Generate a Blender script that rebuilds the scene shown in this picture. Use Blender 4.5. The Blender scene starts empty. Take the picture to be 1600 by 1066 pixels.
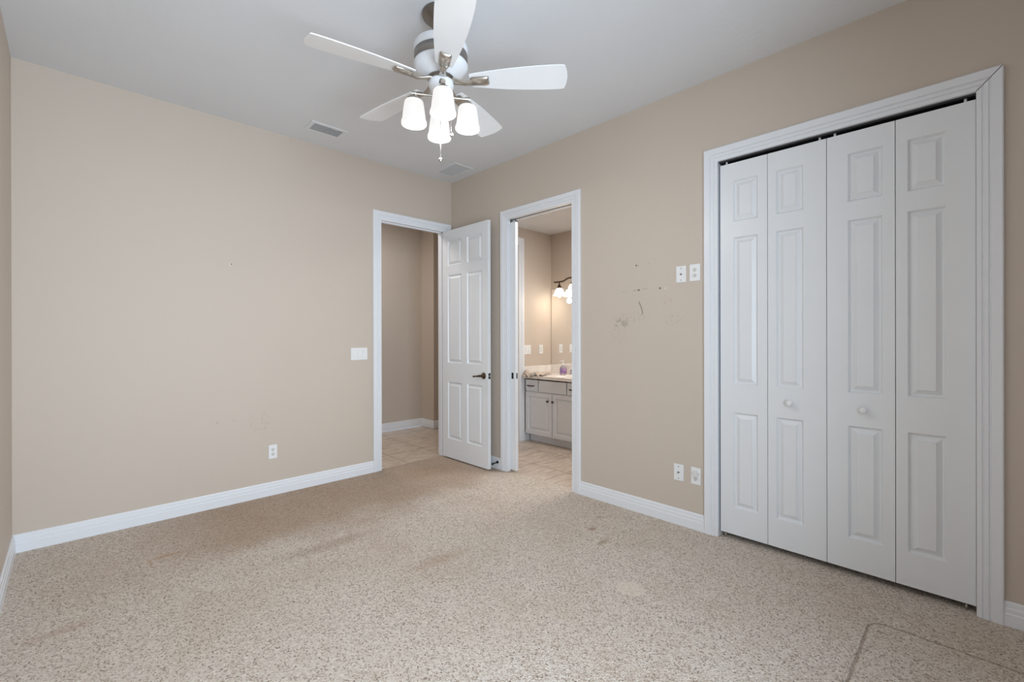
import bpy, bmesh, math, random
from mathutils import Vector, Matrix
random.seed(4)
S = bpy.context.scene
COL = S.collection
PI = math.pi

# ------------------------------------------------------------------ camera
cam = bpy.data.cameras.new('camera'); camo = bpy.data.objects.new('camera', cam); COL.objects.link(camo)
yaw, pitch, roll = .7993, -.0008, -.0019
F = Vector((math.cos(yaw)*math.cos(pitch), math.sin(yaw)*math.cos(pitch), math.sin(pitch)))
R0 = Vector((math.sin(yaw), -math.cos(yaw), 0)); U0 = R0.cross(F)
Rv = math.cos(roll)*R0 + math.sin(roll)*U0; Uv = -math.sin(roll)*R0 + math.cos(roll)*U0
camo.matrix_world = Matrix(((Rv.x, Uv.x, -F.x, -3.0833), (Rv.y, Uv.y, -F.y, -4.1468), (Rv.z, Uv.z, -F.z, 1.33), (0, 0, 0, 1)))
cam.sensor_width = 36; cam.lens = 711.16*36/1600
cam.shift_y = -(533-525.94)/1600
cam.clip_start = .01; cam.clip_end = 60
S.camera = camo

# ------------------------------------------------------------------ world, lights, exposure
S.view_settings.view_transform = 'Standard'; S.view_settings.look = 'None'
S.view_settings.exposure = -0.1; S.view_settings.gamma = 1
W = bpy.data.worlds.new('sky'); S.world = W; W.use_nodes = True
W.node_tree.nodes['Background'].inputs[0].default_value = (.62, .78, 1, 1)
W.node_tree.nodes['Background'].inputs[1].default_value = 1.2

def area(name, loc, target, sx, sy, power, color):
    l = bpy.data.lights.new(name, 'AREA'); l.shape = 'RECTANGLE'; l.size = sx; l.size_y = sy
    l.energy = power; l.color = color
    o = bpy.data.objects.new(name, l); COL.objects.link(o); o.location = loc
    o.rotation_euler = (Vector(target)-Vector(loc)).to_track_quat('-Z', 'Y').to_euler()
    return o
YB = -4.75            # wall behind the camera
XL = -3.3376          # wall on the left
HC = 3.05             # ceiling height
dl = area('daylight', (-2.45, YB-.06, 1.45), (-2.45, 0, 1.45), 1.4, 1.9, 92, (.75, .88, 1)); dl.data.spread = 2.4
area('hall_fill', (-.9, .85, 3.0), (-.9, .85, 0), .5, .5, 23, (1, .96, .92))  # added area light under the hall ceiling, out of view, brightens the hall
area('bath_fill', (.85, -1.75, 2.68), (.85, -1.75, 0), .5, .5, 25, (1, .985, .97))  # unseen fill light added to lift the bathroom beside its vanity bulbs

# ------------------------------------------------------------------ materials
def sc(r, g, b):
    f = lambda c: (c/255/12.92) if c/255 <= .04045 else ((c/255+.055)/1.055)**2.4
    return (f(r), f(g), f(b), 1)

class NT:
    def __init__(s, name, rough=.5, metal=0., spec=.5):
        s.m = bpy.data.materials.new(name); s.m.use_nodes = True
        s.t = s.m.node_tree; s.b = s.t.nodes['Principled BSDF']
        s.b.inputs['Roughness'].default_value = rough; s.b.inputs['Metallic'].default_value = metal
        s.b.inputs['Specular IOR Level'].default_value = spec
        s.geo = s.t.nodes.new('ShaderNodeNewGeometry')
        s.pos = s.geo.outputs['Position']
        s._xyz = None
    def lnk(s, a, b):
        if isinstance(a, (int, float)): b.default_value = a
        elif isinstance(a, tuple): b.default_value = a
        else: s.t.links.new(a, b)
    def xyz(s):
        if s._xyz is None:
            n = s.t.nodes.new('ShaderNodeSeparateXYZ'); s.lnk(s.pos, n.inputs[0]); s._xyz = n.outputs
        return s._xyz
    def math(s, op, a, b=0., c=0., clamp=False):
        n = s.t.nodes.new('ShaderNodeMath'); n.operation = op; n.use_clamp = clamp
        s.lnk(a, n.inputs[0]); s.lnk(b, n.inputs[1]); s.lnk(c, n.inputs[2]); return n.outputs[0]
    def step(s, v, lo, hi, o0=0., o1=1.):
        n = s.t.nodes.new('ShaderNodeMapRange'); n.interpolation_type = 'SMOOTHSTEP'; n.clamp = True
        s.lnk(v, n.inputs[0])
        for i, x in enumerate((lo, hi, o0, o1)): n.inputs[1+i].default_value = x
        return n.outputs[0]
    def noise(s, scale, detail=3, rough=.5, out=0, vec=None):
        n = s.t.nodes.new('ShaderNodeTexNoise'); n.inputs['Scale'].default_value = scale
        n.inputs['Detail'].default_value = detail; n.inputs['Roughness'].default_value = rough
        s.lnk(vec or s.pos, n.inputs['Vector']); return n.outputs[out]
    def voronoi(s, scale, feature='F1', vec=None, rnd=1.):
        n = s.t.nodes.new('ShaderNodeTexVoronoi'); n.feature = feature; n.inputs['Scale'].default_value = scale
        n.inputs['Randomness'].default_value = rnd
        s.lnk(vec or s.pos, n.inputs['Vector']); return n.outputs
    def mapping(s, scale, vec=None):
        n = s.t.nodes.new('ShaderNodeMapping'); n.inputs['Scale'].default_value = scale
        s.lnk(vec or s.pos, n.inputs['Vector']); return n.outputs[0]
    def mix(s, fac, a, b, blend='MIX'):
        n = s.t.nodes.new('ShaderNodeMix'); n.data_type = 'RGBA'; n.blend_type = blend
        s.lnk(fac, n.inputs[0]); s.lnk(a, n.inputs[6]); s.lnk(b, n.inputs[7]); return n.outputs[2]
    def ramp(s, v, stops, interp='LINEAR'):
        n = s.t.nodes.new('ShaderNodeValToRGB'); s.lnk(v, n.inputs[0]); n.color_ramp.interpolation = interp
        e = n.color_ramp.elements
        while len(e) < len(stops): e.new(.5)
        for el, (p, c) in zip(e, stops): el.position = p; el.color = c
        return n.outputs[0]
    def color(s, c): s.lnk(c, s.b.inputs['Base Color'])
    def bump(s, h, strength=.3, dist=.01):
        n = s.t.nodes.new('ShaderNodeBump'); n.inputs['Strength'].default_value = strength
        n.inputs['Distance'].default_value = dist; s.lnk(h, n.inputs['Height']); s.lnk(n.outputs[0], s.b.inputs['Normal'])

def plain(name, c, rough=.5, metal=0., var=.03, scale=30, spec=.5, bump=0., bscale=200):
    n = NT(name, rough, metal, spec)
    lo = tuple(max(0, x*(1-var)) for x in c[:3])+(1,); hi = tuple(min(1, x*(1+var)) for x in c[:3])+(1,)
    n.color(n.mix(n.noise(scale), lo, hi))
    if bump: n.bump(n.noise(bscale, 2), bump, .002)
    return n.m

WALLC = sc(203, 190, 177)
def wall_material(name, marks=None):
    n = NT(name, .55, spec=.3)
    c = n.mix(n.noise(1.3, 2), tuple(x*.985 for x in WALLC[:3])+(1,), tuple(x*1.015 for x in WALLC[:3])+(1,))
    if marks:
        ax, lst = marks
        X = n.xyz()
        for (u, z, ru, rz, col, amt, rough) in lst:
            du = n.math('DIVIDE', n.math('SUBTRACT', X[ax], u), ru); dz = n.math('DIVIDE', n.math('SUBTRACT', X[2], z), rz)
            d = n.math('SQRT', n.math('ADD', n.math('MULTIPLY', du, du), n.math('MULTIPLY', dz, dz)))
            m = n.step(d, .55, 1.0, 1., 0.)
            if rough: m = n.math('MULTIPLY', m, n.step(n.noise(rough, 4, .6), .5, .68))
            c = n.mix(n.math('MULTIPLY', m, amt), c, col)
    n.color(c)
    n.bump(n.noise(75, 3, .6), .10, .004)
    return n.m
DK = sc(70, 55, 45); GY = sc(150, 135, 120); TAN = sc(185, 160, 138)
M = {}
M['wall'] = wall_material('wall_paint')
M['wall_hall_side'] = wall_material('wall_paint_with_nail_hole', (0, [
    (-2.162, 1.905, .013, .013, sc(240, 230, 220), .8, 0), (-2.160, 1.906, .008, .008, DK, .85, 0),
    (-2.27, .655, .05, .03, GY, .45, 60), (-2.14, .66, .03, .02, GY, .4, 80), (-1.95, .62, .12, .1, GY, .25, 40)]))
arc = [(-2.353 - .028*math.sin(t*1.5), 1.583-.085*t, .006, .013, sc(120, 105, 92), .5, 0) for t in [i/9 for i in range(10)]]
M['wall_closet_side'] = wall_material('wall_paint_with_scuffs', (1, [
    (-2.329, 1.864, .008, .008, DK, .9, 0), (-2.345, 1.862, .007, .006, GY, .6, 0),
    (-2.350, 1.676, .014, .008, DK, .75, 0), (-2.315, 1.675, .02, .006, GY, .45, 0), (-2.40, 1.682, .03, .006, GY, .28, 0), (-2.22, 1.670, .025, .005, GY, .28, 0),
    (-2.522, 1.677, .009, .010, DK, .8, 0), (-2.565, 1.672, .008, .010, sc(235, 222, 208), .6, 0),
    (-2.20, 1.43, .09, .06, GY, .75, 35), (-2.225, 1.425, .035, .03, GY, .4, 0), (-2.28, 1.47, .2, .05, GY, .4, 50), (-2.57, 1.59, .06, .05, TAN, .5, 40),
    (-2.46, 1.865, .05, .012, GY, .35, 50), (-2.17, 1.33, .10, .1, GY, .3, 60), (-2.62, 1.45, .1, .05, GY, .3, 50)] + arc))
n = NT('ceiling_paint', .75, spec=.2)
n.color(n.mix(n.noise(2.0, 2), sc(222, 223, 226), sc(229, 230, 232)))
k = n.math('ADD', n.math('MULTIPLY', n.noise(26, 4, .55), .7), n.math('MULTIPLY', n.noise(90, 2), .3)); n.bump(k, .22, .008)
M['ceiling'] = n.m
M['trim'] = plain('white_trim_paint', sc(232, 234, 238), .32, var=.01, scale=6)
n = NT('white_door_paint', .33)
n.color(n.mix(n.noise(5, 2), sc(229, 231, 234), sc(233, 235, 237)))
n.bump(n.noise(60, 3, .6, vec=n.mapping((6, 6, .5))), .03, .002)
M['door'] = n.m
M['plastic'] = plain('white_plastic', sc(236, 236, 236), .3, var=.01)
M['plastic_off'] = plain('offwhite_plastic', sc(222, 222, 218), .35, var=.01)
M['slot'] = plain('dark_slot', sc(38, 36, 34), .6)
M['bronze'] = plain('dark_bronze', sc(84, 68, 54), .3, .9, var=.2, scale=60)
M['black'] = plain('black_metal', sc(32, 30, 30), .4, .6)
M['nickel'] = plain('brushed_nickel', sc(186, 180, 172), .3, 1., var=.08, scale=40)
M['dark_nickel'] = plain('dark_pewter', sc(132, 126, 120), .34, 1., var=.15, scale=30)
M['grey_band'] = plain('pewter_band', sc(150, 146, 142), .42, .8, var=.05)
M['fan_white'] = plain('fan_white_enamel', sc(232, 234, 238), .3, var=.01)
M['blade'] = plain('fan_blade_white', sc(238, 239, 241), .38, var=.01)
M['chrome'] = plain('chrome', sc(215, 215, 215), .12, 1., var=.02)
M['track'] = plain('grey_track_metal', sc(120, 120, 122), .45, .8)
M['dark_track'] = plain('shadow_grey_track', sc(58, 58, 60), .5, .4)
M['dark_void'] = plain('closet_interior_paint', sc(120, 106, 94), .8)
M['grille'] = plain('white_grille_enamel', sc(226, 228, 230), .4)
M['grille_grey'] = plain('pale_grey_mesh', sc(206, 207, 209), .5)
M['duct'] = plain('dark_duct', sc(70, 72, 78), .8)
M['counter'] = NT('cultured_marble', .2)
n = M['counter']; n.color(n.ramp(n.noise(9, 5, .6), [(.3, sc(234, 224, 215)), (.5, sc(243, 237, 231)), (.75, sc(247, 243, 238))])); M['counter'] = n.m
M['cabinet'] = plain('white_thermofoil', sc(228, 231, 236), .35, var=.01)
n = NT('mirror_silver', .0, 1.); n.color((.93, .94, .93, 1)); M['mirror'] = n.m

# carpet: short speckled pile with browner, stained and dented places
n = NT('speckled_carpet', .95, spec=.08)
X = n.xyz()
wv = n.noise(30, 2, .5, out=1)
warp = n.t.nodes.new('ShaderNodeVectorMath'); warp.operation = 'MULTIPLY_ADD'
n.lnk(wv, warp.inputs[0]); warp.inputs[1].default_value = (.006, .006, .006); n.lnk(n.pos, warp.inputs[2]); wp = warp.outputs[0]
v1 = n.voronoi(170, vec=wp); v2 = n.voronoi(105, vec=wp)
sep = n.t.nodes.new('ShaderNodeSeparateColor'); n.lnk(v1[1], sep.inputs[0])
sep2 = n.t.nodes.new('ShaderNodeSeparateColor'); n.lnk(v2[1], sep2.inputs[0])
base = n.ramp(sep.outputs[0], [(0, sc(210, 195, 181)), (.45, sc(222, 209, 196)), (.8, sc(231, 219, 207)), (1, sc(240, 230, 220))])
base = n.mix(n.step(sep.outputs[1], .74, .92), base, sc(176, 158, 142))
flk = n.math('MULTIPLY', n.step(sep2.outputs[0], .89, .96), n.step(v2[0], .22, .55, 1., 0.))
base = n.mix(n.math('MULTIPLY', flk, .85), base, sc(92, 78, 68))
big = n.noise(1.6, 4, .6)
base = n.mix(n.step(big, .42, .72, 0., .22), base, sc(186, 156, 126))
base = n.mix(n.step(n.noise(5.5, 3, .6), .55, .75, 0., .12), base, sc(176, 148, 122))
def ell(u, v, ru, rv, soft=.5):
    du = n.math('DIVIDE', n.math('SUBTRACT', X[0], u), ru); dv = n.math('DIVIDE', n.math('SUBTRACT', X[1], v), rv)
    return n.step(n.math('SQRT', n.math('ADD', n.math('MULTIPLY', du, du), n.math('MULTIPLY', dv, dv))), soft, 1., 1., 0.)
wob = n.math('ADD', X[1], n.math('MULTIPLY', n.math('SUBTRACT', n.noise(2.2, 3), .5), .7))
browner = n.math('MULTIPLY', n.step(wob, -1.15, -.75), n.step(X[0], -3.0, -2.2))
base = n.mix(n.math('MULTIPLY', browner, .48), base, sc(158, 124, 92))  # browner tint on the far part of the carpet, wavy near edge
for (u, v, ru, rv, col, a, soft) in [(-.97, -2.863, .075, .085, sc(240, 226, 208), .45, .8), (-2.745, -.745, .010, .085, sc(186, 136, 86), .5, .1),
        (-2.66, -.70, .10, .025, sc(190, 140, 88), .5, .2), (-.50, -2.284, .05, .035, sc(150, 112, 74), .6, .2), (-.30, -2.20, .03, .03, sc(160, 120, 80), .5, .2),
        (-1.5, -1.9, .25, .08, sc(170, 138, 104), .35, .1), (-3.12, -1.25, .16, .05, sc(186, 156, 142), .4, .2), (-.62, -2.45, .09, .03, sc(160, 128, 96), .5, .2),
        (-1.9, -1.25, .5, .10, sc(150, 116, 84), .30, .1), (-.55, -.35, .5, .3, sc(170, 140, 112), .35, .2)]:
    m = n.math('MULTIPLY', ell(u, v, ru, rv, soft), a)
    base = n.mix(m, base, col, 'MIX')
# rounded rectangular dent left in the pile by a piece of furniture
def absd(a, c, h): return n.math('SUBTRACT', n.math('ABSOLUTE', n.math('SUBTRACT', a, c)), h)
rr = .07
qx = absd(X[0], -1.30, .90-rr); qy = absd(X[1], -4.69, .90-rr)
mx = n.math('MAXIMUM', qx, 0.); my = n.math('MAXIMUM', qy, 0.)
sdf = n.math('SUBTRACT', n.math('SQRT', n.math('ADD', n.math('MULTIPLY', mx, mx), n.math('MULTIPLY', my, my))), rr)
sdf = n.math('ADD', sdf, n.math('MULTIPLY', n.math('SUBTRACT', n.noise(14, 2), .5), .014))
groove = n.step(n.math('ABSOLUTE', sdf), .001, .0075, 1., 0.)
base = n.mix(n.math('MULTIPLY', groove, .45), base, sc(140, 108, 84))
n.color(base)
h = n.math('SUBTRACT', n.math('ADD', n.math('MULTIPLY', v1[0], -.6), n.math('MULTIPLY', n.noise(240, 2), .5)), n.math('MULTIPLY', groove, 1.2))
n.bump(h, .75, .012)
M['carpet'] = n.m

# ceramic floor tile, 18 inch grid
n = NT('beige_floor_tile', .32)
X = n.xyz()
def grid(a, off): 
    q = n.math('FRACT', n.math('DIVIDE', n.math('SUBTRACT', a, off), .457))
    return n.math('MINIMUM', q, n.math('SUBTRACT', 1., q))
g = n.math('MINIMUM', grid(X[0], .39-.457*20), grid(X[1], -.877-.457*20))
grout = n.step(g, .006, .011, 1., 0.)
st = n.noise(5, 5, .65, vec=n.mapping((1.2, 3.2, 1)))
tc = n.ramp(st, [(.3, sc(178, 158, 141)), (.5, sc(207, 190, 174)), (.7, sc(223, 209, 195))])
n.color(n.mix(grout, tc, sc(142, 118, 100))); n.bump(n.math('SUBTRACT', 1., grout), .3, .003)
M['tile'] = n.m

def glow(name, c, e, strength, mixf=.5):
    m = bpy.data.materials.new(name); m.use_nodes = True; b = m.node_tree.nodes['Principled BSDF']
    b.inputs['Base Color'].default_value = c; b.inputs['Roughness'].default_value = .3
    b.inputs['Emission Color'].default_value = e; b.inputs['Emission Strength'].default_value = strength
    return m
M['shade'] = glow('lit_frosted_glass', sc(92, 92, 92), (1, .985, .965, 1), .90)
M['bulb'] = glow('lit_bulb', sc(255, 250, 240), (1, .94, .86, 1), 9)
M['bath_shade'] = glow('lit_warm_glass', sc(245, 235, 220), (1, .90, .76, 1), 1.3)
M['bath_bulb'] = glow('lit_warm_bulb', sc(255, 240, 220), (1, .86, .66, 1), 8)
n = NT('clear_soap', .08); n.b.inputs['Transmission Weight'].default_value = .6; n.color(sc(236, 228, 240)); M['soap'] = n.m
n = NT('floral_label', .4); n.color(n.ramp(n.noise(70, 2), [(.35, sc(120, 112, 170)), (.5, sc(150, 130, 190)), (.58, sc(214, 110, 140)), (.7, sc(236, 220, 236))], 'CONSTANT')); M['label'] = n.m
n = NT('striped_cloth', .9)
wv_ = n.t.nodes.new('ShaderNodeTexWave'); wv_.inputs['Scale'].default_value = 14; wv_.inputs['Distortion'].default_value = 1.5; n.lnk(n.mapping((1, 1, .6)), wv_.inputs['Vector'])
n.color(n.ramp(wv_.outputs[1], [(.0, sc(132, 108, 92)), (.3, sc(240, 230, 218)), (.75, sc(238, 228, 216)), (.9, sc(168, 146, 130))])); M['towel'] = n.m
m = bpy.data.materials.new('window_glass'); m.use_nodes = True; t = m.node_tree; t.nodes.remove(t.nodes['Principled BSDF'])
tr = t.nodes.new('ShaderNodeBsdfTransparent'); gl = t.nodes.new('ShaderNodeBsdfGlossy'); gl.inputs['Roughness'].default_value = .02
mx_ = t.nodes.new('ShaderNodeMixShader'); mx_.inputs[0].default_value = .06
t.links.new(tr.outputs[0], mx_.inputs[1]); t.links.new(gl.outputs[0], mx_.inputs[2]); t.links.new(mx_.outputs[0], t.nodes['Material Output'].inputs[0])
M['glass'] = m

# ------------------------------------------------------------------ mesh helpers
class MB:
    def __init__(s): s.v = []; s.f = []; s.sm = []
    def add(s, vs, fs, smooth=False):
        o = len(s.v); s.v += [tuple(x) for x in vs]; s.f += [tuple(i+o for i in f) for f in fs]; s.sm += [smooth]*len(fs); return s
    def box(s, a, b):
        x0, y0, z0 = (min(p, q) for p, q in zip(a, b)); x1, y1, z1 = (max(p, q) for p, q in zip(a, b))
        return s.add([(x0,y0,z0),(x1,y0,z0),(x1,y1,z0),(x0,y1,z0),(x0,y0,z1),(x1,y0,z1),(x1,y1,z1),(x0,y1,z1)],
                     [(0,3,2,1),(4,5,6,7),(0,1,5,4),(1,2,6,5),(2,3,7,6),(3,0,4,7)])
    def loft(s, rings, closed=True, cap=True, smooth=False):
        m = len(rings[0]); vs = [p for r in rings for p in r]; fs = []
        for i in range(len(rings)-1):
            for j in range(m if closed else m-1):
                k = (j+1) % m; fs.append((i*m+j, i*m+k, (i+1)*m+k, (i+1)*m+j))
        s.add(vs, fs, smooth)
        if cap:
            s.add(rings[0], [tuple(reversed(range(m)))]); s.add(rings[-1], [tuple(range(m))])
        return s
    def lathe(s, prof, c=(0,0,0), axis='z', n=32, cap=False, smooth=True):
        rings = []
        for r, h in prof:
            ring = []
            for i in range(n):
                a = 2*PI*i/n; p = (r*math.cos(a), r*math.sin(a), h)
                if axis == 'x': p = (h, p[0], p[1])
                elif axis == '-x': p = (-h, p[0], p[1])
                elif axis == '-y': p = (p[0], -h, p[1])
                ring.append((p[0]+c[0], p[1]+c[1], p[2]+c[2]))
            rings.append(ring)
        return s.loft(rings, True, cap, smooth)
    def tube(s, pts, r, n=10, cap=True):
        pts = [Vector(p) for p in pts]; rs = r if isinstance(r, list) else [r]*len(pts)
        rings = []; up = None
        for i, p in enumerate(pts):
            d = (pts[min(i+1, len(pts)-1)]-pts[max(i-1, 0)]).normalized()
            if up is None: up = Vector((0,0,1)) if abs(d.z) < .9 else Vector((1,0,0))
            a = d.cross(up).normalized(); b = a.cross(d).normalized(); up = b
            rings.append([tuple(p+(a*math.cos(2*PI*j/n)+b*math.sin(2*PI*j/n))*rs[i]) for j in range(n)])
        return s.loft(rings, True, cap, True)
    def build(s, name, mat, parent=None, bevel=0., bseg=2, weld=False, xf=None):
        me = bpy.data.meshes.new(name)
        vs = s.v if xf is None else [tuple(xf @ Vector(p)) for p in s.v]
        me.from_pydata(vs, [], s.f)
        for p, q in zip(me.polygons, s.sm): p.use_smooth = q
        bm = bmesh.new(); bm.from_mesh(me)
        if weld: bmesh.ops.remove_doubles(bm, verts=bm.verts, dist=1e-5)
        bmesh.ops.recalc_face_normals(bm, faces=bm.faces); bm.to_mesh(me); bm.free()
        me.materials.append(mat)
        o = bpy.data.objects.new(name, me); COL.objects.link(o)
        if parent: o.parent = parent; o.matrix_parent_inverse = parent_inv(parent)
        if bevel:
            md = o.modifiers.new('bevel', 'BEVEL'); md.width = bevel; md.segments = bseg; md.limit_method = 'ANGLE'; md.angle_limit = .6
        return o
def parent_inv(p):
    return world_of(p).inverted()
def world_of(o):
    m = o.matrix_basis.copy()
    return (world_of(o.parent) @ o.matrix_parent_inverse @ m) if o.parent else m
def tag(o, label, cat, group=None, kind=None):
    o['label'] = label; o['category'] = cat
    if group: o['group'] = group
    if kind: o['kind'] = kind
    return o
def empty(name, loc=(0,0,0)):
    o = bpy.data.objects.new(name, None); o.location = loc; COL.objects.link(o); o.empty_display_size = .05; return o
def struct(o, label, cat): return tag(o, label, cat, kind='structure')

# ------------------------------------------------------------------ shell
T = .115; J = .014
HX0, HX1, HZ = -.866, -.098, 2.487      # hall opening in the far wall
BY0, BY1, BZ = -.913, -1.720, 2.478     # bath opening in the right wall
CY0, CY1, CZ = -2.935, -4.137, 2.485    # closet opening in the right wall
b = MB(); b.box((XL-T, 0, 0), (HX0-J, T, HC)); b.box((HX1+J, 0, 0), (T, T, HC)); b.box((HX0-J, 0, HZ+J), (HX1+J, T, HC))
struct(b.build('wall_back', M['wall_hall_side']), 'plain beige wall with a small nail hole, left of the open hall doorway', 'wall')
b = MB(); b.box((0, 0, 0), (T, -.10, HC)); b.box((0, -.10, 0), (.030, BY0+J, BZ+.06)); b.box((.088, -.10, 0), (T, BY0+J, BZ+.06)); b.box((0, -.10, BZ+.06), (T, BY1-J, HC)); b.box((0, BY0+J, BZ+J), (.030, BY1-J, BZ+.06)); b.box((.088, BY0+J, BZ+J), (T, BY1-J, BZ+.06)); b.box((0, BY1-J, 0), (T, CY0+J, HC)); b.box((0, CY0+J, CZ+J), (T, CY1-J, HC)); b.box((0, CY1-J, 0), (T, YB-T, HC))
struct(b.build('wall_right', M['wall_closet_side']), 'scuffed beige wall holding the bathroom doorway and the closet', 'wall')
b = MB(); b.box((XL-T, 0, 0), (XL, YB-T, HC)); struct(b.build('wall_left', M['wall']), 'narrow sliver of beige wall at the left edge', 'wall')
WX0, WX1, WZ0, WZ1 = -3.2, -1.7, .45, 2.45
b = MB(); b.box((XL, YB, 0), (WX0, YB-T, HC)); b.box((WX1, YB, 0), (0, YB-T, HC)); b.box((WX0, YB, 0), (WX1, YB-T, WZ0)); b.box((WX0, YB, WZ1), (WX1, YB-T, HC))
struct(b.build('wall_front', M['wall']), 'beige wall with the window, behind the viewer', 'wall')
b = MB()
for x0, x1, z0, z1 in ((WX0, WX1, WZ0, WZ0+.05), (WX0, WX1, WZ1-.05, WZ1), (WX0, WX0+.05, WZ0, WZ1), (WX1-.05, WX1, WZ0, WZ1), (-2.47, -2.43, WZ0, WZ1)):
    b.box((x0, YB-.03, z0), (x1, YB-.005, z1))
w = struct(b.build('window_1', M['trim']), 'white framed window behind the viewer', 'window')
MB().box((WX0+.04, YB-.02, WZ0+.04), (WX1-.04, YB-.015, WZ1-.04)).build('pane', M['glass'], w)
b = MB(); b.box((XL-T, YB-T, HC), (T, T, HC+.1)); struct(b.build('ceiling', M['ceiling']), 'white knockdown textured bedroom ceiling', 'ceiling')
# carpet with tongues into the doorways and the closet
b = MB(); b.box((XL, YB, -.05), (0, 0, 0)); b.box((HX0, 0, -.05), (HX1, .035, 0)); b.box((0, BY0, -.05), (.055, BY1, 0)); b.box((0, CY0+.1, -.05), (.72, CY1-.1, 0))
struct(b.build('floor', M['carpet']), 'speckled beige wall-to-wall carpet, browner toward the far wall and stained', 'floor')
# hall
b = MB(); b.box((-3.0, .035, -.06), (2.4, 1.66, -.006)); struct(b.build('floor_hall', M['tile']), 'beige tile floor of the hall beyond the open door', 'floor')
b = MB(); b.box((-3.0, 1.66, 0), (.68+T, 1.66+T, HC)); struct(b.build('wall_hall', M['wall']), 'beige hall wall seen through the open doorway', 'wall')
b = MB(); b.box((.68, 1.34, 0), (2.4, 1.66, HC)); struct(b.build('wall_hall_right', M['wall']), 'beige hall wall corner just left of the open door', 'wall')
b = MB(); b.box((-3.0-T, T, 0), (-3.0, 1.66+T, HC)); struct(b.build('wall_hall_left', M['wall']), 'unseen end wall of the hall', 'wall')
b = MB(); b.box((2.4, -.085, 0), (2.4+T, 1.66, HC)); struct(b.build('wall_hall_end', M['wall']), 'unseen far end wall of the hall', 'wall')
b = MB(); b.box((-3.0-T, T, HC), (2.4+T, 1.66+T, HC+.1)); struct(b.build('ceiling_hall', M['ceiling']), 'white ceiling of the hall', 'ceiling')
# bath
BX, BYL, BYR, BH = 1.61, -.085, -2.75, 2.705
b = MB(); b.box((.055, BYL, -.06), (BX, BYR, -.006)); struct(b.build('floor_bath', M['tile']), 'beige tile floor of the bathroom', 'floor')
b = MB(); b.box((T, BYL, 0), (2.4, T, HC)); struct(b.build('wall_bath_left', M['wall']), 'beige bathroom wall with the white switch plates', 'wall')
b = MB(); b.box((BX, BYL, 0), (BX+T, BYR, HC)); struct(b.build('wall_bath_back', M['wall']), 'beige bathroom wall behind the vanity mirror', 'wall')
b = MB(); b.box((T, BYR, 0), (BX+T, BYR-.085, HC)); struct(b.build('wall_bath_right', M['wall']), 'unseen bathroom wall beside the closet', 'wall')
b = MB(); b.box((T, BYL, BH), (BX, BYR, BH+.1)); struct(b.build('ceiling_bath', M['ceiling']), 'warm lit white bathroom ceiling', 'ceiling')
# closet box
b = MB(); b.box((.72, CY0+.2, 0), (.8, CY1-.2, HC)); b.box((T, CY0+.1, 0), (.72, CY0+.185, HC)); b.box((T, CY1-.1, 0), (.72, CY1-.185, HC)); b.box((T, CY0+.1, 2.7), (.72, CY1-.1, 2.78))
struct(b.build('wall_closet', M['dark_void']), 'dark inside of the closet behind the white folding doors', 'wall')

# ------------------------------------------------------------------ casings and baseboards
PROF = [(-.002, 0), (-.002, .010), (.016, .0115), (.018, .008), (.0215, .008), (.024, .0135), (.038, .0145), (.040, .0105), (.0435, .0105), (.047, .0175), (.082, .0195), (.087, .016), (.087, 0)]
def casing(mb, mp, u0, u1, zh, gap=0.):
    # mp(u, t, z): u along the wall, t out of the wall; u0 -> u1 is the opening
    sg = 1 if u1 > u0 else -1
    L = [[mp(u0-sg*w, t, 0) for w, t in PROF], [mp(u0-sg*w, t, zh+w) for w, t in PROF]]
    Hd = [[mp(u0-sg*w, t, zh+w) for w, t in PROF], [mp(u1+sg*(w-gap), t, zh+w) for w, t in PROF]]
    Rr = [[mp(u1+sg*w, t, zh+w-gap) for w, t in PROF], [mp(u1+sg*w, t, 0) for w, t in PROF]]
    for r in (L, Hd, Rr): mb.loft(r, True, True)
wl = lambda u, t, z: (u, -t, z)
wr = lambda u, t, z: (-t, u, z)
b = MB(); casing(b, wl, HX0, HX1, HZ)
b.box((HX0-J, 0, 0), (HX0, T, HZ)); b.box((HX1, 0, 0), (HX1+J, T, HZ)); b.box((HX0-J, 0, HZ), (HX1+J, T, HZ+J))
b.box((HX0, .04, 0), (HX0+.011, .075, HZ)); b.box((HX1-.011, .04, 0), (HX1, .075, HZ)); b.box((HX0, .04, HZ-.011), (HX1, .075, HZ))
tr1 = struct(b.build('trim_1', M['trim']), 'white casing and jamb around the open hall doorway', 'door casing')
b = MB(); casing(b, wr, BY0, BY1, BZ)
for (x0, x1) in ((0, .0385), (.0795, T)):
    b.box((x0, BY0, 0), (x1, BY0+J, BZ)); b.box((x0, BY0, BZ), (x1, BY1, BZ+J))
b.box((0, BY1, 0), (T, BY1-J, BZ))
tr2 = struct(b.build('trim_2', M['trim']), 'white casing and split jamb around the bathroom doorway', 'door casing')
MB().box((.040, BY0+.02, BZ+.004), (.078, BY1, BZ+.03)).build('track', M['track'], tr2)
b = MB(); casing(b, wr, CY0, CY1, CZ, gap=.003)
b.box((0, CY0, 0), (T, CY0+J, CZ)); b.box((0, CY1, 0), (T, CY1-J, CZ)); b.box((0, CY0, CZ), (T, CY1, CZ+J))
tr3 = struct(b.build('trim_3', M['trim']), 'white fluted casing around the four-leaf closet, open mitre at top right', 'door casing')
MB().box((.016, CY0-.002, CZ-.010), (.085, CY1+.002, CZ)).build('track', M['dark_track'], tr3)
b2 = MB(); pr = [(w, t) for w, t in PROF]
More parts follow.
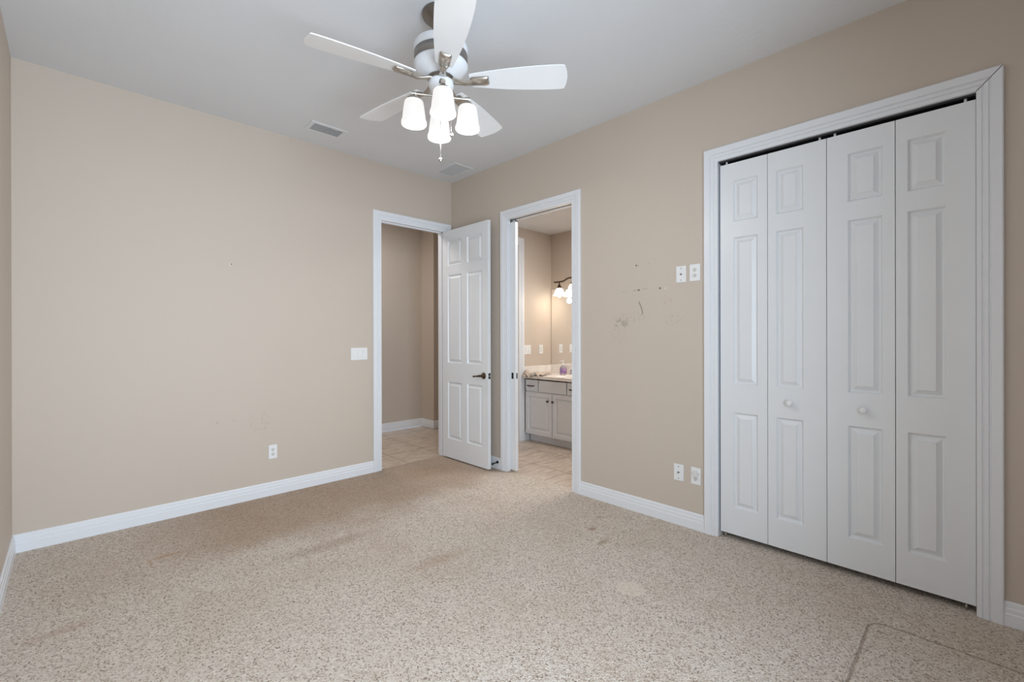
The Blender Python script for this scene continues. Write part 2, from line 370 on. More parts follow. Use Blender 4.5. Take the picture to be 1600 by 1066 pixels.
# casing of another door on the bath's left wall: its right leg and a bit of head show
b2.loft([[(.985+w, BYL-t, 0) for w, t in pr], [(.985+w, BYL-t, 2.488+w) for w, t in pr]], True, True)
b2.loft([[(.20-w, BYL-t, 2.488+w) for w, t in pr], [(.985+w, BYL-t, 2.488+w) for w, t in pr]], True, True)
b2.loft([[(.20-w, BYL-t, 0) for w, t in pr], [(.20-w, BYL-t, 2.488+w) for w, t in pr]], True, True)
tr4 = struct(b2.build('trim_4', M['trim']), 'white casing strip on the bathroom wall left of the vanity', 'door casing')
BP = [(0, .004), (.014, .004), (.014, .058), (.0165, .060), (.0125, .064), (.0125, .080), (.0135, .082), (.0095, .086), (.0085, .106), (.005, .112), (0, .112)]
BP = [(0, 0), (.0155, 0), (.0155, .056), (.0125, .060), (.0125, .080), (.0095, .084), (.0085, .104), (.004, .111), (0, .111)]
def base(mb, mp, u0, u1):
    mb.loft([[mp(u0, t, z) for t, z in BP], [mp(u1, t, z) for t, z in BP]], True, True)
b = MB(); base(b, wl, XL, HX0-.087); struct(b.build('baseboard_back', M['trim']), 'long white baseboard under the plain beige wall', 'baseboard')
b = MB(); base(b, wr, -.012, BY0+.087); base(b, wr, BY1-.087, CY0+.087); base(b, wr, CY1-.087, YB)
struct(b.build('baseboard_right', M['trim']), 'white baseboard between the bathroom doorway and the closet', 'baseboard')
b = MB(); base(b, lambda u, t, z: (XL+t, u, z), -.016, YB); struct(b.build('baseboard_left', M['trim']), 'white baseboard running toward the viewer at the left edge', 'baseboard')
b = MB(); base(b, lambda u, t, z: (u, 1.66-t, z), -3.0, .68); base(b, lambda u, t, z: (.68-t, u, z), 1.66, 1.34-.012); base(b, lambda u, t, z: (u, 1.34-t, z), .68-.012, 2.4)
struct(b.build('baseboard_hall', M['trim']), 'white baseboard along the hall walls beyond the open door', 'baseboard')
b = MB(); base(b, lambda u, t, z: (u, BYL-t, z), 1.072, 1.17); struct(b.build('baseboard_bath', M['trim']), 'short white baseboard left of the vanity toe kick', 'baseboard')

# ------------------------------------------------------------------ panelled doors
def panel_face(mb, us, vs, panels, P, depth=.0145):
    """flat face split on a grid of u,v lines; panels: set of (i,j) cells that become raised panels"""
    for i in range(len(us)-1):
        for j in range(len(vs)-1):
            u0, u1, v0, v1 = us[i], us[i+1], vs[j], vs[j+1]
            def ring(o, d):
                return [P(u0+o, v0+o, d), P(u1-o, v0+o, d), P(u1-o, v1-o, d), P(u0+o, v1-o, d)]
            if (i, j) in panels:
                rg = [ring(o, d) for o, d in ((0, 0), (.0025, -.004), (.010, -depth), (.016, -depth), (.0365, -.003), (.038, -.0005))]
                mb.loft(rg, True, False); mb.add(rg[-1], [(0, 1, 2, 3)])
            else: mb.add(ring(0, 0), [(0, 1, 2, 3)])
def slab(mb, us, vs, panels, P, th, both=False):
    panel_face(mb, us, vs, panels, lambda u, v, d: P(u, v, d))
    u0, u1, v0, v1 = us[0], us[-1], vs[0], vs[-1]
    if both: panel_face(mb, us, vs, panels, lambda u, v, d: P(u, v, -th-d))
    else: mb.add([P(u0, v0, -th), P(u1, v0, -th), P(u1, v1, -th), P(u0, v1, -th)], [(0, 1, 2, 3)])
    for (a, c) in (((u0, v0), (u1, v0)), ((u1, v0), (u1, v1)), ((u1, v1), (u0, v1)), ((u0, v1), (u0, v0))):
        mb.add([P(*a, 0), P(*c, 0), P(*c, -th), P(*a, -th)], [(0, 1, 2, 3)])

# hall door, open against the right wall
DXF, DTH = -.126, .035
hd = empty('door_1', (-.10, -.008, .014)); struct(hd, 'white six-panel door standing open between the two doorways, bronze lever', 'door')
b = MB()
us = [0, .092, .335, .427, .668, .757]
vs = [.014, .222, .836, 1.045, 1.992, 2.095, 2.364, 2.478]
pan = {(i, j) for i in (1, 3) for j in (1, 3, 5)}
slab(b, us, vs, pan, lambda u, v, d: (DXF-d, -.010-u, v), DTH, True)
b.build('leaf', M['door'], hd)
LY, LZ = -.010-.757+.066, .935
hnd = MB().lathe([(.0, .0), (.033, .0), (.033, .004), (.028, .010), (.014, .013), (.012, .03), (.012, .04), (.0, .042)], (DXF, LY, LZ), '-x', 24)
hnd.tube([(DXF-.036, LY-.004, LZ), (DXF-.044, LY+.012, LZ), (DXF-.047, LY+.04, LZ-.003), (DXF-.047, LY+.075, LZ-.007), (DXF-.045, LY+.10, LZ-.010)], [.011, .0115, .009, .0065, .0085], 12)
hnd.lathe([(.0, -.010), (.007, -.008), (.0105, 0), (.007, .008), (0, .010)], (DXF-.045, LY+.104, LZ-.010), 'x', 12)
hl = hnd.build('door_handle', M['bronze'], hd); hl['label'] = 'dark bronze lever handle'
b = MB(); b.box((DXF+.005, -.7665, LZ-.028), (DXF+.030, -.7685, LZ+.028)); b.build('latch_plate', M['black'], hd)
b = MB(); b.box((DXF+.011, -.767, LZ-.009), (DXF+.024, -.776, LZ+.009)); b.build('latch_bolt', M['nickel'], hd)
for z in (.25, 1.25, 2.25):
    MB().lathe([(0, -.045), (.006, -.045), (.006, .045), (0, .045)], (-.0925, -.0235, z), 'z', 10).build('hinge', M['nickel'], hd)

# pocket door just showing out of the wall
pd = empty('door_2', (.05, -.95, 0)); struct(pd, 'edge of white pocket door showing at the left of the bathroom doorway', 'door')
PYE = -.983
b = MB(); b.box((.041, -.16, .012), (.077, PYE, 2.452)); b.build('leaf', M['door'], pd, .0015)
b = MB(); b.box((.0395, -.928, .910), (.0415, -.955, .970)); b.build('flush_pull', M['black'], pd)
b = MB(); b.box((.052, PYE-.0012, .912), (.066, PYE+.001, .968)); b.build('edge_pull', M['black'], pd)
b = MB(); b.box((.048, -.945, 2.452), (.070, -.995, 2.457)); b.box((.057, -.968, 2.457), (.061, -.974, 2.49)); b.build('hanger', M['black'], pd)

# closet: two folding pairs
zp = [.030, .205, .828, 1.012, 1.972, 2.075, 2.343, 2.460]
pn = {(1, 1), (1, 3), (1, 5)}
CX = .014; CT = .034
sh_ = .016/3.11
zp = [1.33+(z-1.33)*(1-sh_) for z in zp]
fy = lambda y: y-sh_*(y+4.1468)
def pair(name, label, leaves, knob_y, foot_y):
    leaves = [tuple(fy(y) for y in l_) for l_ in leaves]; knob_y = fy(knob_y)
    r = empty(name, (CX+.017, leaves[0][0], .018)); struct(r, label, 'folding closet door')
    for (y0, y1, p0, p1) in leaves:
        b = MB(); slab(b, [-y0, -p0, -p1, -y1], zp, pn, lambda u, v, d: (CX-d, -u, v), CT)
        b.build('leaf', M['door'], r)
    MB().lathe([(0, -.005), (.013, -.005), (.010, .004), (.0085, .013), (.013, .019), (.0185, .026), (.0195, .033), (.016, .040), (.008, .0435), (0, .044)], (CX, knob_y, .926), '-x', 24).build('knob', M['plastic'], r)
    for y in (leaves[0][0]-.035, leaves[1][1]+.035):
        MB().lathe([(0, 2.455), (.006, 2.455), (.006, 2.478), (0, 2.478)], (CX+.02, y, 0), 'z', 10).build('pivot_pin', M['plastic'], r)
    for y in (foot_y,):
        MB().lathe([(0, -.0), (.005, -.0), (.005, .03), (0, .03)], (CX+.017, y, 0), 'z', 10).build('floor_pivot', M['nickel'], r)
pair('door_3', 'white folding closet door pair, the left of two, knob on its right leaf', [(-2.9395, -3.2245, -3.022, -3.169), (-3.2275, -3.5325, -3.275, -3.418)], -3.352, -2.972)
pair('door_4', 'white folding closet door pair, the right of two, knob on its left leaf', [(-3.5355, -3.8355, -3.634, -3.785), (-3.8385, -4.1335, -3.886, -4.032)], -3.706, -4.10)

# ------------------------------------------------------------------ ceiling fan
FX, FY = -1.6556, -2.1386
fan = empty('ceiling_fan', (FX, FY, HC))
tag(fan, 'white five-blade ceiling fan with four lit glass shades hanging over the carpet', 'ceiling fan')
fz = lambda z: 1.33+(z-1.33)*.99
c0 = (FX, FY, 0)
MB().lathe([(.0, HC), (.098, HC), (.100, 3.042), (.096, 3.030), (.088, 3.026), (.080, 3.018), (.055, 2.990), (.030, 2.975), (.017, 2.972), (.0, 2.972)], c0, 'z', 48).build('canopy', M['dark_nickel'], fan)
MB().lathe([(.0, 2.98), (.0125, 2.98), (.0125, 2.86), (0, 2.86)], c0, 'z', 20).build('downrod', M['dark_nickel'], fan)
mt = MB().lathe([(.0, 2.905), (.03, 2.903), (.034, 2.893), (.10, 2.889), (.136, 2.880), (.1435, 2.872), (.1435, 2.850), (.1425, 2.847), (.1425, 2.834), (.139, 2.832), (.139, 2.780), (.1430, 2.778), (.1435, 2.768), (.141, 2.766), (.139, 2.752), (.130, 2.744), (.105, 2.728), (.080, 2.714), (.060, 2.706), (0, 2.706)], c0, 'z', 64).build('motor_housing', M['fan_white'], fan)
bd = MB().lathe([(.1385, 2.832), (.1415, 2.832), (.1415, 2.781), (.1385, 2.781)], c0, 'z', 64).build('band', M['grey_band'], mt); bd['label'] = 'grey band round the motor'
MB().lathe([(.0, 2.712), (.068, 2.712), (.072, 2.706), (.070, 2.696), (.064, 2.692), (.0, 2.692)], c0, 'z', 40).build('flywheel', M['dark_nickel'], fan)
ZB = 2.690
def blade_at(deg):
    a = math.radians(deg)
    xf = Matrix.Translation((FX, FY, ZB)) @ Matrix.Rotation(a, 4, 'Z') @ Matrix.Rotation(math.radians(-12), 4, 'X')
    # outline, x outward, y sideways
    top = [(.150, .040), (.170, .046), (.25, .059), (.34, .071), (.43, .079), (.52, .083), (.58, .0835), (.620, .082), (.632, .080), (.637, .076)]
    bot = [(.635, -.074), (.630, -.079), (.612, -.081), (.56, -.082), (.50, -.080), (.43, -.076), (.34, -.069), (.25, -.058), (.170, -.046), (.150, -.040)]
    tip = [(.6455, .040), (.6495, 0), (.645, -.040)]
    out = top+tip+bot; b = MB(); th = .0055
    b.loft([[(x*1.035, y, 0) for x, y in out], [(x*1.035, y, th) for x, y in out]], True, True)
    bl = b.build('blade', M['blade'], fan, .0012, 2, xf=xf)
    b = MB()
    # curved arm from the flywheel, then a rounded holder under the blade
    st = [(.050, .026, .006, .022), (.075, .023, .002, .022), (.105, .017, -.008, .016), (.130, .0155, -.015, .013), (.150, .017, -.014, .013), (.168, .023, -.012, .014)]
    rings = []
    for x, hw, zc, ht in st:
        rings.append([(x, hw*math.cos(t), zc+ht*.5*math.sin(t)) for t in [2*PI*q/12 for q in range(12)]])
    b.loft(rings, True, True, True)
    hr = []
    for x, hw, zt in ((.160, .023, -.012), (.170, .028, -.018), (.215, .0295, -.0185), (.248, .0305, -.018), (.256, .028, -.012), (.258, .024, -.004)):
        hr.append([(x, hw*math.cos(t), -.0005+zt*math.sin(t)) for t in [PI*q/12 for q in range(13)]])
    b.loft(hr, True, True, True)
    ir = b.build('blade_iron', M['nickel'], bl, xf=xf)
for d in (-48, 24, 96, 168, 240): blade_at(d)
lk = MB().lathe([(.0, 2.692), (.064, 2.692), (.0665, 2.686), (.0675, 2.670), (.066, 2.662), (.062, 2.655), (.055, 2.640), (.046, 2.630), (.040, 2.624), (.022, 2.618), (0, 2.617)], c0, 'z', 40).build('light_kit_bowl', M['fan_white'], fan)
hub = MB().lathe([(0, 2.622), (.026, 2.622), (.028, 2.612), (.020, 2.598), (.010, 2.590), (.006, 2.580), (0, 2.578)], c0, 'z', 24).build('hub_cap', M['nickel'], fan)
vdir = math.atan2(FY+4.1468, FX+3.0833)
LA = .142
for kk in range(4):
    a = vdir+PI+math.radians(4)+kk*PI/2
    d = Vector((math.cos(a), math.sin(a), 0)); e = Vector((FX, FY, 0))+d*LA
    b = MB().tube([(FX+d.x*.015, FY+d.y*.015, 2.612), (FX+d.x*(LA-.01), FY+d.y*(LA-.01), 2.612)], .0065, 12)
    b.tube([(e.x-d.x*.012, e.y-d.y*.012, 2.612), (e.x+d.x*.012, e.y+d.y*.012, 2.612)], .0125, 16)
    arm = b.build('lamp_arm', M['nickel'], fan)
    MB().lathe([(0, 2.614), (.010, 2.612), (.012, 2.602), (.026, 2.588), (.036, 2.578), (.038, 2.572), (0, 2.572)], (e.x, e.y, 0), 'z', 28).build('socket_cup', M['nickel'], arm)
    sh = MB().lathe([(.030, 2.574), (.044, 2.572), (.0485, 2.566), (.0505, 2.555), (.0555, 2.52), (.0600, 2.478), (.0635, 2.468), (.0660, 2.462), (.0660, 2.452), (.0640, 2.446), (.0615, 2.4475), (.0625, 2.455), (.0610, 2.466), (.0570, 2.478), (.0525, 2.52), (.0475, 2.555), (.044, 2.566), (.030, 2.570)], (e.x, e.y, 0), 'z', 40).build('lamp_shade', M['shade'], fan)
    MB().lathe([(0, 2.585), (.013, 2.584), (.013, 2.555), (.020, 2.535), (.026, 2.512), (.024, 2.492), (.014, 2.480), (0, 2.476)], (e.x, e.y, 0), 'z', 20).build('bulb', M['bulb'], sh)
    l = bpy.data.lights.new('bulb_light', 'POINT'); l.energy = 5.0; l.color = (1, .965, .915); l.shadow_soft_size = .04
    lo = bpy.data.objects.new('bulb_light', l); lo.location = (e.x, e.y, 2.44); COL.objects.link(lo)
def chain(x, y, z0, z1):
    b = MB(); b.tube([(x, y, z0), (x, y, z1)], .0013, 6)
    z = z0
    while z > z1:
        b.lathe([(0, .0022), (.0022, 0), (0, -.0022)], (x, y, z), 'z', 6); z -= .009
    ch = b.build('pull_chain', M['chrome'], fan)
    MB().lathe([(0, z1+.003), (.0035, z1), (.009, z1-.009), (.0115, z1-.017), (.009, z1-.025), (.004, z1-.029), (0, z1-.030)], (x, y, 0), 'z', 20).build('fob', M['chrome'], ch)
chain(FX-.004, FY, 2.580, 2.288)
rv = Vector((math.sin(vdir), -math.cos(vdir), 0)); fv = Vector((math.cos(vdir), math.sin(vdir), 0))
q = Vector((FX, FY, 0))+rv*.052-fv*.030; chain(q.x, q.y, 2.655, 2.415)
q2 = Vector((FX, FY, 0))+rv*.005-fv*.064
MB().box((q2.x-.012, q2.y-.012, 2.648), (q2.x+.012, q2.y+.012, 2.668)).build('reverse_switch', M['dark_nickel'], fan, .003)

# ------------------------------------------------------------------ vents on the ceiling
v = empty('ceiling_vent', (-1.55, -.355, HC)); tag(v, 'white rectangular ceiling vent with dark louvres, left of the fan', 'vent')
def frame(mb, x0, x1, y0, y1, i, zt, zb):
    for a, c in (((x0, y0), (x1, y0+i)), ((x0, y1-i), (x1, y1)), ((x0, y0+i), (x0+i, y1-i)), ((x1-i, y0+i), (x1, y1-i))):
        mb.box((*a, zb), (*c, zt))
b = MB(); frame(b, -1.698, -1.398, -.452, -.262, .034, HC, HC-.008); b.build('frame', M['grille'], v, .002)
MB().box((-1.665, -.419, HC-.0005), (-1.431, -.295, HC-.0015)).build('duct_opening', M['duct'], v)
for i in range(5):
    y = -.402+i*.0245; b = MB()
    b.add([(-1.664, y, HC-.002), (-1.432, y, HC-.002), (-1.432, y-.007, HC-.011), (-1.664, y-.007, HC-.011), (-1.664, y+.0075, HC-.002), (-1.432, y+.0075, HC-.002), (-1.432, y+.0005, HC-.011), (-1.664, y+.0005, HC-.011)],
          [(0,1,2,3),(7,6,5,4),(0,4,5,1),(3,2,6,7),(0,3,7,4),(1,5,6,2)])
    b.build('louvre', M['grille'], v)
v = empty('ceiling_vent', (-.23, -.355, HC)); tag(v, 'pale flush ceiling vent in the corner above the open door', 'vent')
b = MB(); frame(b, -.350, -.113, -.530, -.165, .030, HC, HC-.006); b.build('frame', M['grille'], v, .0015)
b = MB(); nx = 2
b.box((-.320, -.500, HC-.0005), (-.143, -.195, HC-.002))
for i in range(20):
    y = -.494+i*.0152; b.box((-.318, y, HC-.002), (-.145, y+.006, HC-.005))
b.build('mesh_panel', M['grille_grey'], v)

# ------------------------------------------------------------------ wall plates
def boxm(mb, mp, u0, u1, z0, z1, t0, t1):
    ps = [mp(u, t, z) for u in (u0, u1) for t in (t0, t1) for z in (z0, z1)]
    return mb.box(tuple(min(p[i] for p in ps) for i in range(3)), tuple(max(p[i] for p in ps) for i in range(3)))
def plate(name, mp, uc, zc, w, label, cat, h=.116, group=None):
    r = empty(name, mp(uc, 0, zc)); tag(r, label, cat, group)
    boxm(MB(), mp, uc-w/2, uc+w/2, zc-h/2, zc+h/2, 0, .006).build('plate', M['plastic'], r, .0025)
    return r
def disc(mb, mp, u, z, rad, t0, t1, n=16, sz=1.):
    rings = [[mp(u+rad*math.cos(2*PI*i/n), t, z+sz*rad*math.sin(2*PI*i/n)) for i in range(n)] for t in (t0, t1)]
    return mb.loft(rings, True, True)
def screw(mp, u, z, r, mat='plastic_off'):
    disc(MB(), mp, u, z, .0035, .005, .0072, 10).build('screw', M[mat], r)
def receptacle(mp, u, z, r):
    b = MB(); disc(b, mp, u, z, .0165, .005, .0075, 20, .85); o = b.build('receptacle', M['plastic_off'], r)
    b = MB()
    boxm(b, mp, u-.0075, u-.0050, z-.001, z+.008, .007, .0079); boxm(b, mp, u+.0050, u+.0075, z-.001, z+.007, .007, .0079)
    disc(b, mp, u, z-.0075, .0030, .007, .0079, 10)
    b.build('slots', M['slot'], o)
def outlet(mp, u, z, label, w=.074):
    r = plate('wall_outlet', mp, u, z, w, label, 'outlet')
    receptacle(mp, u, z+.0195, r); receptacle(mp, u, z-.0195, r); screw(mp, u, z, r); return r
def coax(mp, u, z, label):
    r = plate('coax_plate', mp, u, z, .073, label, 'wall plate')
    b = MB(); disc(b, mp, u, z, .0065, .005, .009, 6); b.build('jack', M['black'], r)
    b = MB(); disc(b, mp, u, z, .0042, .009, .017, 12); b.build('jack_thread', M['nickel'], r)
    screw(mp, u, z+.041, r, 'track'); screw(mp, u, z-.041, r, 'track'); return r
sw = plate('wall_switch', wl, -1.094, 1.163, .164, 'white triple rocker switch plate left of the open hall doorway', 'light switch')
def rocker(mp, u, z, r, up=True):
    boxm(MB(), mp, u-.0175, u+.0175, z-.034, z+.034, .004, .0068).build('rocker_frame', M['plastic_off'], r, .001)
    p = [mp(u-.0150, .0068, z-.031), mp(u+.0150, .0068, z-.031), mp(u+.0150, .0068, z+.031), mp(u-.0150, .0068, z+.031)]
    a, c = (.0075, .0115) if up else (.0115, .0075)
    f = [mp(u-.0150, a, z-.031), mp(u+.0150, a, z-.031), mp(u+.0150, c, z+.031), mp(u-.0150, c, z+.031)]
    MB().add(p+f, [(0,1,2,3),(4,5,6,7),(0,1,5,4),(1,2,6,5),(2,3,7,6),(3,0,4,7)]).build('rocker', M['plastic'], r)
for i, u in enumerate((-1.140, -1.094, -1.048)): rocker(wl, u, 1.163, sw, i != 0)
outlet(wl, -1.859, .362, 'white duplex outlet low on the plain wall left of the hall doorway', .066)
coax(wr, -2.684, 1.762, 'white coax plate high on the wall, left of the upper outlet')
outlet(wr, -2.782, 1.764, 'white duplex outlet high on the wall beside the closet casing')
coax(wr, -2.664, .367, 'white coax plate low on the wall above the baseboard')
outlet(wr, -2.786, .367, 'white duplex outlet low on the wall beside the closet casing', .068)
b = MB(); disc(b, wr, -2.788, .3865, .0195, .006, .020, 28); disc(b, wr, -2.788, .3865, .016, .020, .024, 28)
tag(b.build('plug_in_dial', M['plastic_off'], None, .002), 'round white plug-in cap on the low outlet beside the closet', 'plug')

# spring door stop on the baseboard behind the door
ds = empty('door_stop', (-.0155, -.782, .068)); tag(ds, 'small dark door stop on the baseboard behind the open door', 'door stop')
MB().tube([(-.0140, -.782, .070), (-.020, -.782, .070)], .014, 14).build('base', M['black'], ds)
MB().tube([(-.018, -.782, .070), (-.072, -.778, .063)], [.006, .005], 10).build('spring', M['black'], ds)
MB().tube([(-.070, -.778, .063), (-.084, -.777, .061)], .009, 12).build('tip', M['black'], ds)

# ------------------------------------------------------------------ bathroom vanity
VX, CZT, CZB = 1.075, .836, .800
vy0, vy1 = -.112, -1.26
vc = empty('vanity_cabinet', (1.34, -.65, 0)); tag(vc, 'white vanity cabinet with two panelled doors in the bathroom', 'cabinet')
MB().box((VX+.018, vy0, .095), (BX-.002, vy1, CZB-.115)).build('carcass', M['cabinet'], vc)
MB().box((1.170, vy0+.0, -.004), (1.19, vy1, .095)).build('toe_kick', M['cabinet'], vc)
def front(name, y0, y1, z0, z1, panel):
    b = MB()
    if panel: slab(b, [-y0, -y0+.045, -y1-.045, -y1], [z0, z0+.05, z1-.05, z1], {(1, 1)}, lambda u, v_, d: (VX-d, -u, v_), .018)
    else: b.box((VX, y0, z0), (VX+.018, y1, z1))
    return b.build(name, M['cabinet'], vc, 0 if panel else .004)
def bar(y, z, p):
    MB().tube([(VX+.002, y+.05, z), (VX-.022, y+.046, z), (VX-.026, y, z-.003), (VX-.022, y-.046, z), (VX+.002, y-.05, z)], [.007, .006, .0075, .006, .007], 10).build('handle', M['bronze'], p)
def vknob(y, z, p):
    MB().lathe([(0, -.002), (.008, -.002), (.006, .010), (.013, .018), (.015, .024), (.011, .030), (0, .032)], (VX, y, z), '-x', 18).build('knob', M['bronze'], p)
f1 = front('drawer', -.118, -.325, .642, .782, False); bar(-.213, .708, f1)
front('false_front', -.339, -.776, .640, .782, False)
f2 = front('drawer', -.790, -.997, .642, .782, False); bar(-.885, .708, f2)
g1 = front('door', -.118, -.553, .105, .628, True); vknob(-.500, .537, g1)
g2 = front('door', -.566, -.997, .105, .628, True); vknob(-.580, .537, g2)
g3 = front('door', -1.010, -1.255, .105, .782, True); vknob(-1.05, .537, g3)
# worktop: one moulded sheet with a dished basin, plus splashes
ct = empty('bathroom_counter', (1.32, -.65, CZT)); tag(ct, 'cream marble vanity top with moulded basin on the white cabinet', 'countertop')
x0, x1, y0, y1 = 1.045, BX-.001, BYL-.002, -1.27
NX, NY = 40, 70; g = []
for i in range(NX+1):
    for j in range(NY+1):
        x = x0+(x1-x0)*i/NX; y = y0+(y1-y0)*j/NY
        r = math.sqrt(((x-1.30)/.16)**2+((y+.66)/.215)**2)
        z = CZT
        if r < 1: z -= .11*(1-r**2.6)**.8
        elif r < 1.12: z -= .002*(1.12-r)/.12
        g.append((x, y, z))
fs = [(i*(NY+1)+j, (i+1)*(NY+1)+j, (i+1)*(NY+1)+j+1, i*(NY+1)+j+1) for i in range(NX) for j in range(NY)]
b = MB().add(g, fs, True)
b.add([(x0, y0, CZT), (x0, y1, CZT), (x0, y1, CZB), (x0, y0, CZB)], [(0,1,2,3)]); b.add([(x0, y1, CZT), (x1, y1, CZT), (x1, y1, CZB), (x0, y1, CZB)], [(0,1,2,3)]); b.add([(x0, y0, CZB), (x0, y1, CZB), (VX+.02, y1, CZB), (VX+.02, y0, CZB)], [(0,1,2,3)])
b.build('worktop', M['counter'], ct)
bs = MB().box((BX-.020, y0, CZT+.0005), (BX-.001, y1, .945)).build('backsplash', M['counter'], None, .003)
tag(bs, 'low cream marble backsplash under the bathroom mirror', 'backsplash')
bs = MB().box((x0+.012, BYL-.001, CZT+.0005), (BX-.021, BYL-.019, .942)).build('side_splash', M['counter'], None, .003)
tag(bs, 'low cream marble side splash along the bathroom wall, below the switch plates', 'backsplash')
# faucet
fc = empty('faucet', (1.52, -.60, CZT)); tag(fc, 'chrome faucet on the vanity top beside the soap bottle', 'faucet')
b = MB().lathe([(0, CZT), (.026, CZT), (.024, CZT+.012), (.015, CZT+.03), (.013, CZT+.07), (0, CZT+.08)], (1.52, -.60, 0), 'z', 20)
b.tube([(1.52, -.60, CZT+.06), (1.49, -.60, CZT+.098), (1.44, -.60, CZT+.104), (1.40, -.60, CZT+.085), (1.395, -.60, CZT+.07)], .011, 12); b.build('spout', M['chrome'], fc)
for s_ in (.10, -.10):
    MB().lathe([(0, CZT), (.024, CZT), (.021, CZT+.012), (.012, CZT+.03), (.015, CZT+.055), (.010, CZT+.065), (0, CZT+.067)], (1.52, -.60+s_, 0), 'z', 18).tube([(1.52, -.60+s_, CZT+.06), (1.47, -.60+s_*1.3, CZT+.066)], [.007, .005], 8).build('tap', M['chrome'], fc)
# soap bottle
sx, sy = 1.415, -.455
sb = empty('soap_bottle', (sx, sy, CZT)); tag(sb, 'clear pump soap bottle with a purple floral label beside the faucet', 'soap bottle')
MB().lathe([(0, CZT), (.040, CZT), (.043, CZT+.006), (.043, CZT+.085), (.036, CZT+.105), (.016, CZT+.118), (.014, CZT+.128), (0, CZT+.128)], (sx, sy, 0), 'z', 28).build('bottle', M['soap'], sb)
MB().lathe([(.0436, CZT+.018), (.0440, CZT+.018), (.0440, CZT+.082), (.0436, CZT+.082)], (sx, sy, 0), 'z', 28).build('label_band', M['label'], sb)
MB().lathe([(0, CZT+.126), (.015, CZT+.126), (.015, CZT+.142), (.006, CZT+.146), (.006, CZT+.172), (.011, CZT+.174), (.011, CZT+.184), (0, CZT+.185)], (sx, sy, 0), 'z', 16).tube([(sx, sy, CZT+.178), (sx-.04, sy+.015, CZT+.175)], .005, 8).build('pump', M['plastic'], sb)
# crumpled striped cloth, folded over the counter's left front corner
NU, NV = 46, 34; vs_ = []; rnd = random.Random(7)
for i in range(NU+1):
    for j in range(NV+1):
        u, w_ = i/NU, j/NV
        x = 1.010+.40*u; y = -.126-.03*math.sin(u*5)**2-(.27-.13*u)*w_
        f_ = max(0, 1-u*2.3)
        z = CZT+.006+.060*f_*(.5+.5*math.sin(9*w_+6*u))*(.6+.4*math.sin(14*u+3*w_))+.010*abs(math.sin(11*u+7*w_))+.012*(1-abs(2*w_-1))
        if x < 1.042:
            t_ = (1.042-x)/.032; z = z-.085*t_*(.6+.4*math.sin(7*w_)); x = 1.042-.028*min(1, t_*1.5)-.006*math.sin(12*w_)
        vs_.append((x, y, z))
fs = [(i*(NV+1)+j, (i+1)*(NV+1)+j, (i+1)*(NV+1)+j+1, i*(NV+1)+j+1) for i in range(NU) for j in range(NV)]
tw = MB().add(vs_, fs, True).build('hand_towel', M['towel']); md = tw.modifiers.new('thickness', 'SOLIDIFY'); md.thickness = .005; md.offset = 1
tag(tw, 'crumpled striped hand towel on the left front corner of the vanity top', 'towel')
# mirror
mr = MB().box((BX-.006, -.094, .9455), (BX-.0005, -1.26, 1.963)).build('wall_mirror', M['mirror']); tag(mr, 'frameless wall mirror above the vanity top', 'mirror')
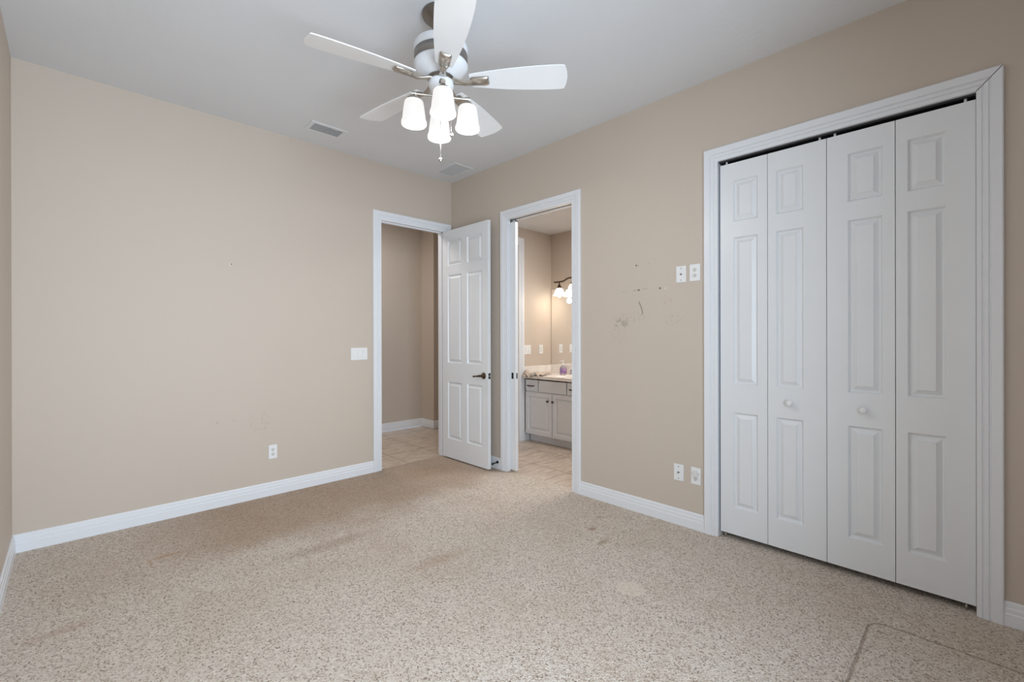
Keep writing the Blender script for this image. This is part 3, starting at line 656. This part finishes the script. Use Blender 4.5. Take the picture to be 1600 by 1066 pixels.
# vanity light
def bz(y): return 2.055-.019*math.tanh(2*math.cos(2*PI*(y+.30)/.50))/math.tanh(2)
vl = empty('vanity_light', (BX, -.62, 2.05)); tag(vl, 'dark bronze wavy-bar vanity light with lit glass bells above the mirror', 'wall lamp')
pts = []
for i in range(49):
    y = -.232-.836*i/48; pts.append((1.50, y, bz(y)))
MB().tube(pts, .010, 10).build('bar', M['bronze'], vl)
MB().box((BX-.022, -.56, 2.02), (BX-.0005, -.72, 2.12)).build('wall_plate', M['bronze'], vl, .006)
MB().tube([(BX-.02, -.64, 2.06), (1.50, -.64, bz(-.64))], .009, 10).build('stem', M['bronze'], vl)
for y in (-.322, -.545, -.755, -.978):
    zt = bz(y)
    MB().lathe([(0, zt), (.007, zt), (.009, zt-.03), (.030, zt-.072), (.033, zt-.080), (0, zt-.080)], (1.50, y, 0), 'z', 20).build('socket_cone', M['bronze'], vl)
    prof = [(.026, zt-.078), (.045, zt-.095), (.058, zt-.120), (.066, zt-.150), (.082, zt-.178), (.079, zt-.178), (.062, zt-.150), (.054, zt-.120), (.041, zt-.097), (.022, zt-.081)]
    rings = []
    for r_, h_ in prof:
        rings.append([((1.50+r_*(1+.05*math.cos(8*t)*(max(0, zt-.12-h_)/.06))*math.cos(t)), y+r_*(1+.05*math.cos(8*t)*(max(0, zt-.12-h_)/.06))*math.sin(t), h_) for t in [2*PI*q/48 for q in range(48)]])
    sh = MB().loft(rings, True, False, True).build('lamp_shade', M['bath_shade'], vl)
    MB().lathe([(0, zt-.08), (.012, zt-.08), (.014, zt-.11), (.028, zt-.15), (.030, zt-.17), (.020, zt-.196), (0, zt-.203)], (1.50, y, 0), 'z', 18).build('bulb', M['bath_bulb'], sh)
    l = bpy.data.lights.new('vanity_bulb_light', 'POINT'); l.energy = 1.2; l.color = (1, .89, .76); l.shadow_soft_size = .035
    lo = bpy.data.objects.new('vanity_bulb_light', l); lo.location = (1.50, y, zt-.235); COL.objects.link(lo)
# bath plates on its left wall
wb = lambda u, t, z: (u, BYL-t, z)
s2 = plate('wall_switch', wb, 1.143, 1.155, .122, 'white double rocker switch plate on the bathroom wall by the vanity', 'light switch')
rocker(wb, 1.120, 1.155, s2); rocker(wb, 1.166, 1.155, s2, False)
o2 = plate('wall_outlet', wb, 1.400, 1.155, .073, 'slim white outlet on the bathroom wall beside the mirror', 'outlet')
boxm(MB(), wb, 1.383, 1.417, 1.122, 1.188, .004, .0085).build('receptacle', M['plastic_off'], o2, .001)
for dz in (.018, -.018):
    b = MB(); boxm(b, wb, 1.3935, 1.3955, 1.155+dz-.004, 1.155+dz+.004, .008, .0092); boxm(b, wb, 1.4045, 1.4065, 1.155+dz-.004, 1.155+dz+.004, .008, .0092); b.build('slots', M['slot'], o2)
# round fixture on the bath ceiling
cl = MB().lathe([(0, BH), (.075, BH), (.075, BH-.010), (.060, BH-.026), (0, BH-.030)], (.668, -.81, 0), 'z', 32).build('ceiling_disc', M['plastic'])
tag(cl, 'small white round fixture on the bathroom ceiling', 'ceiling fixture')
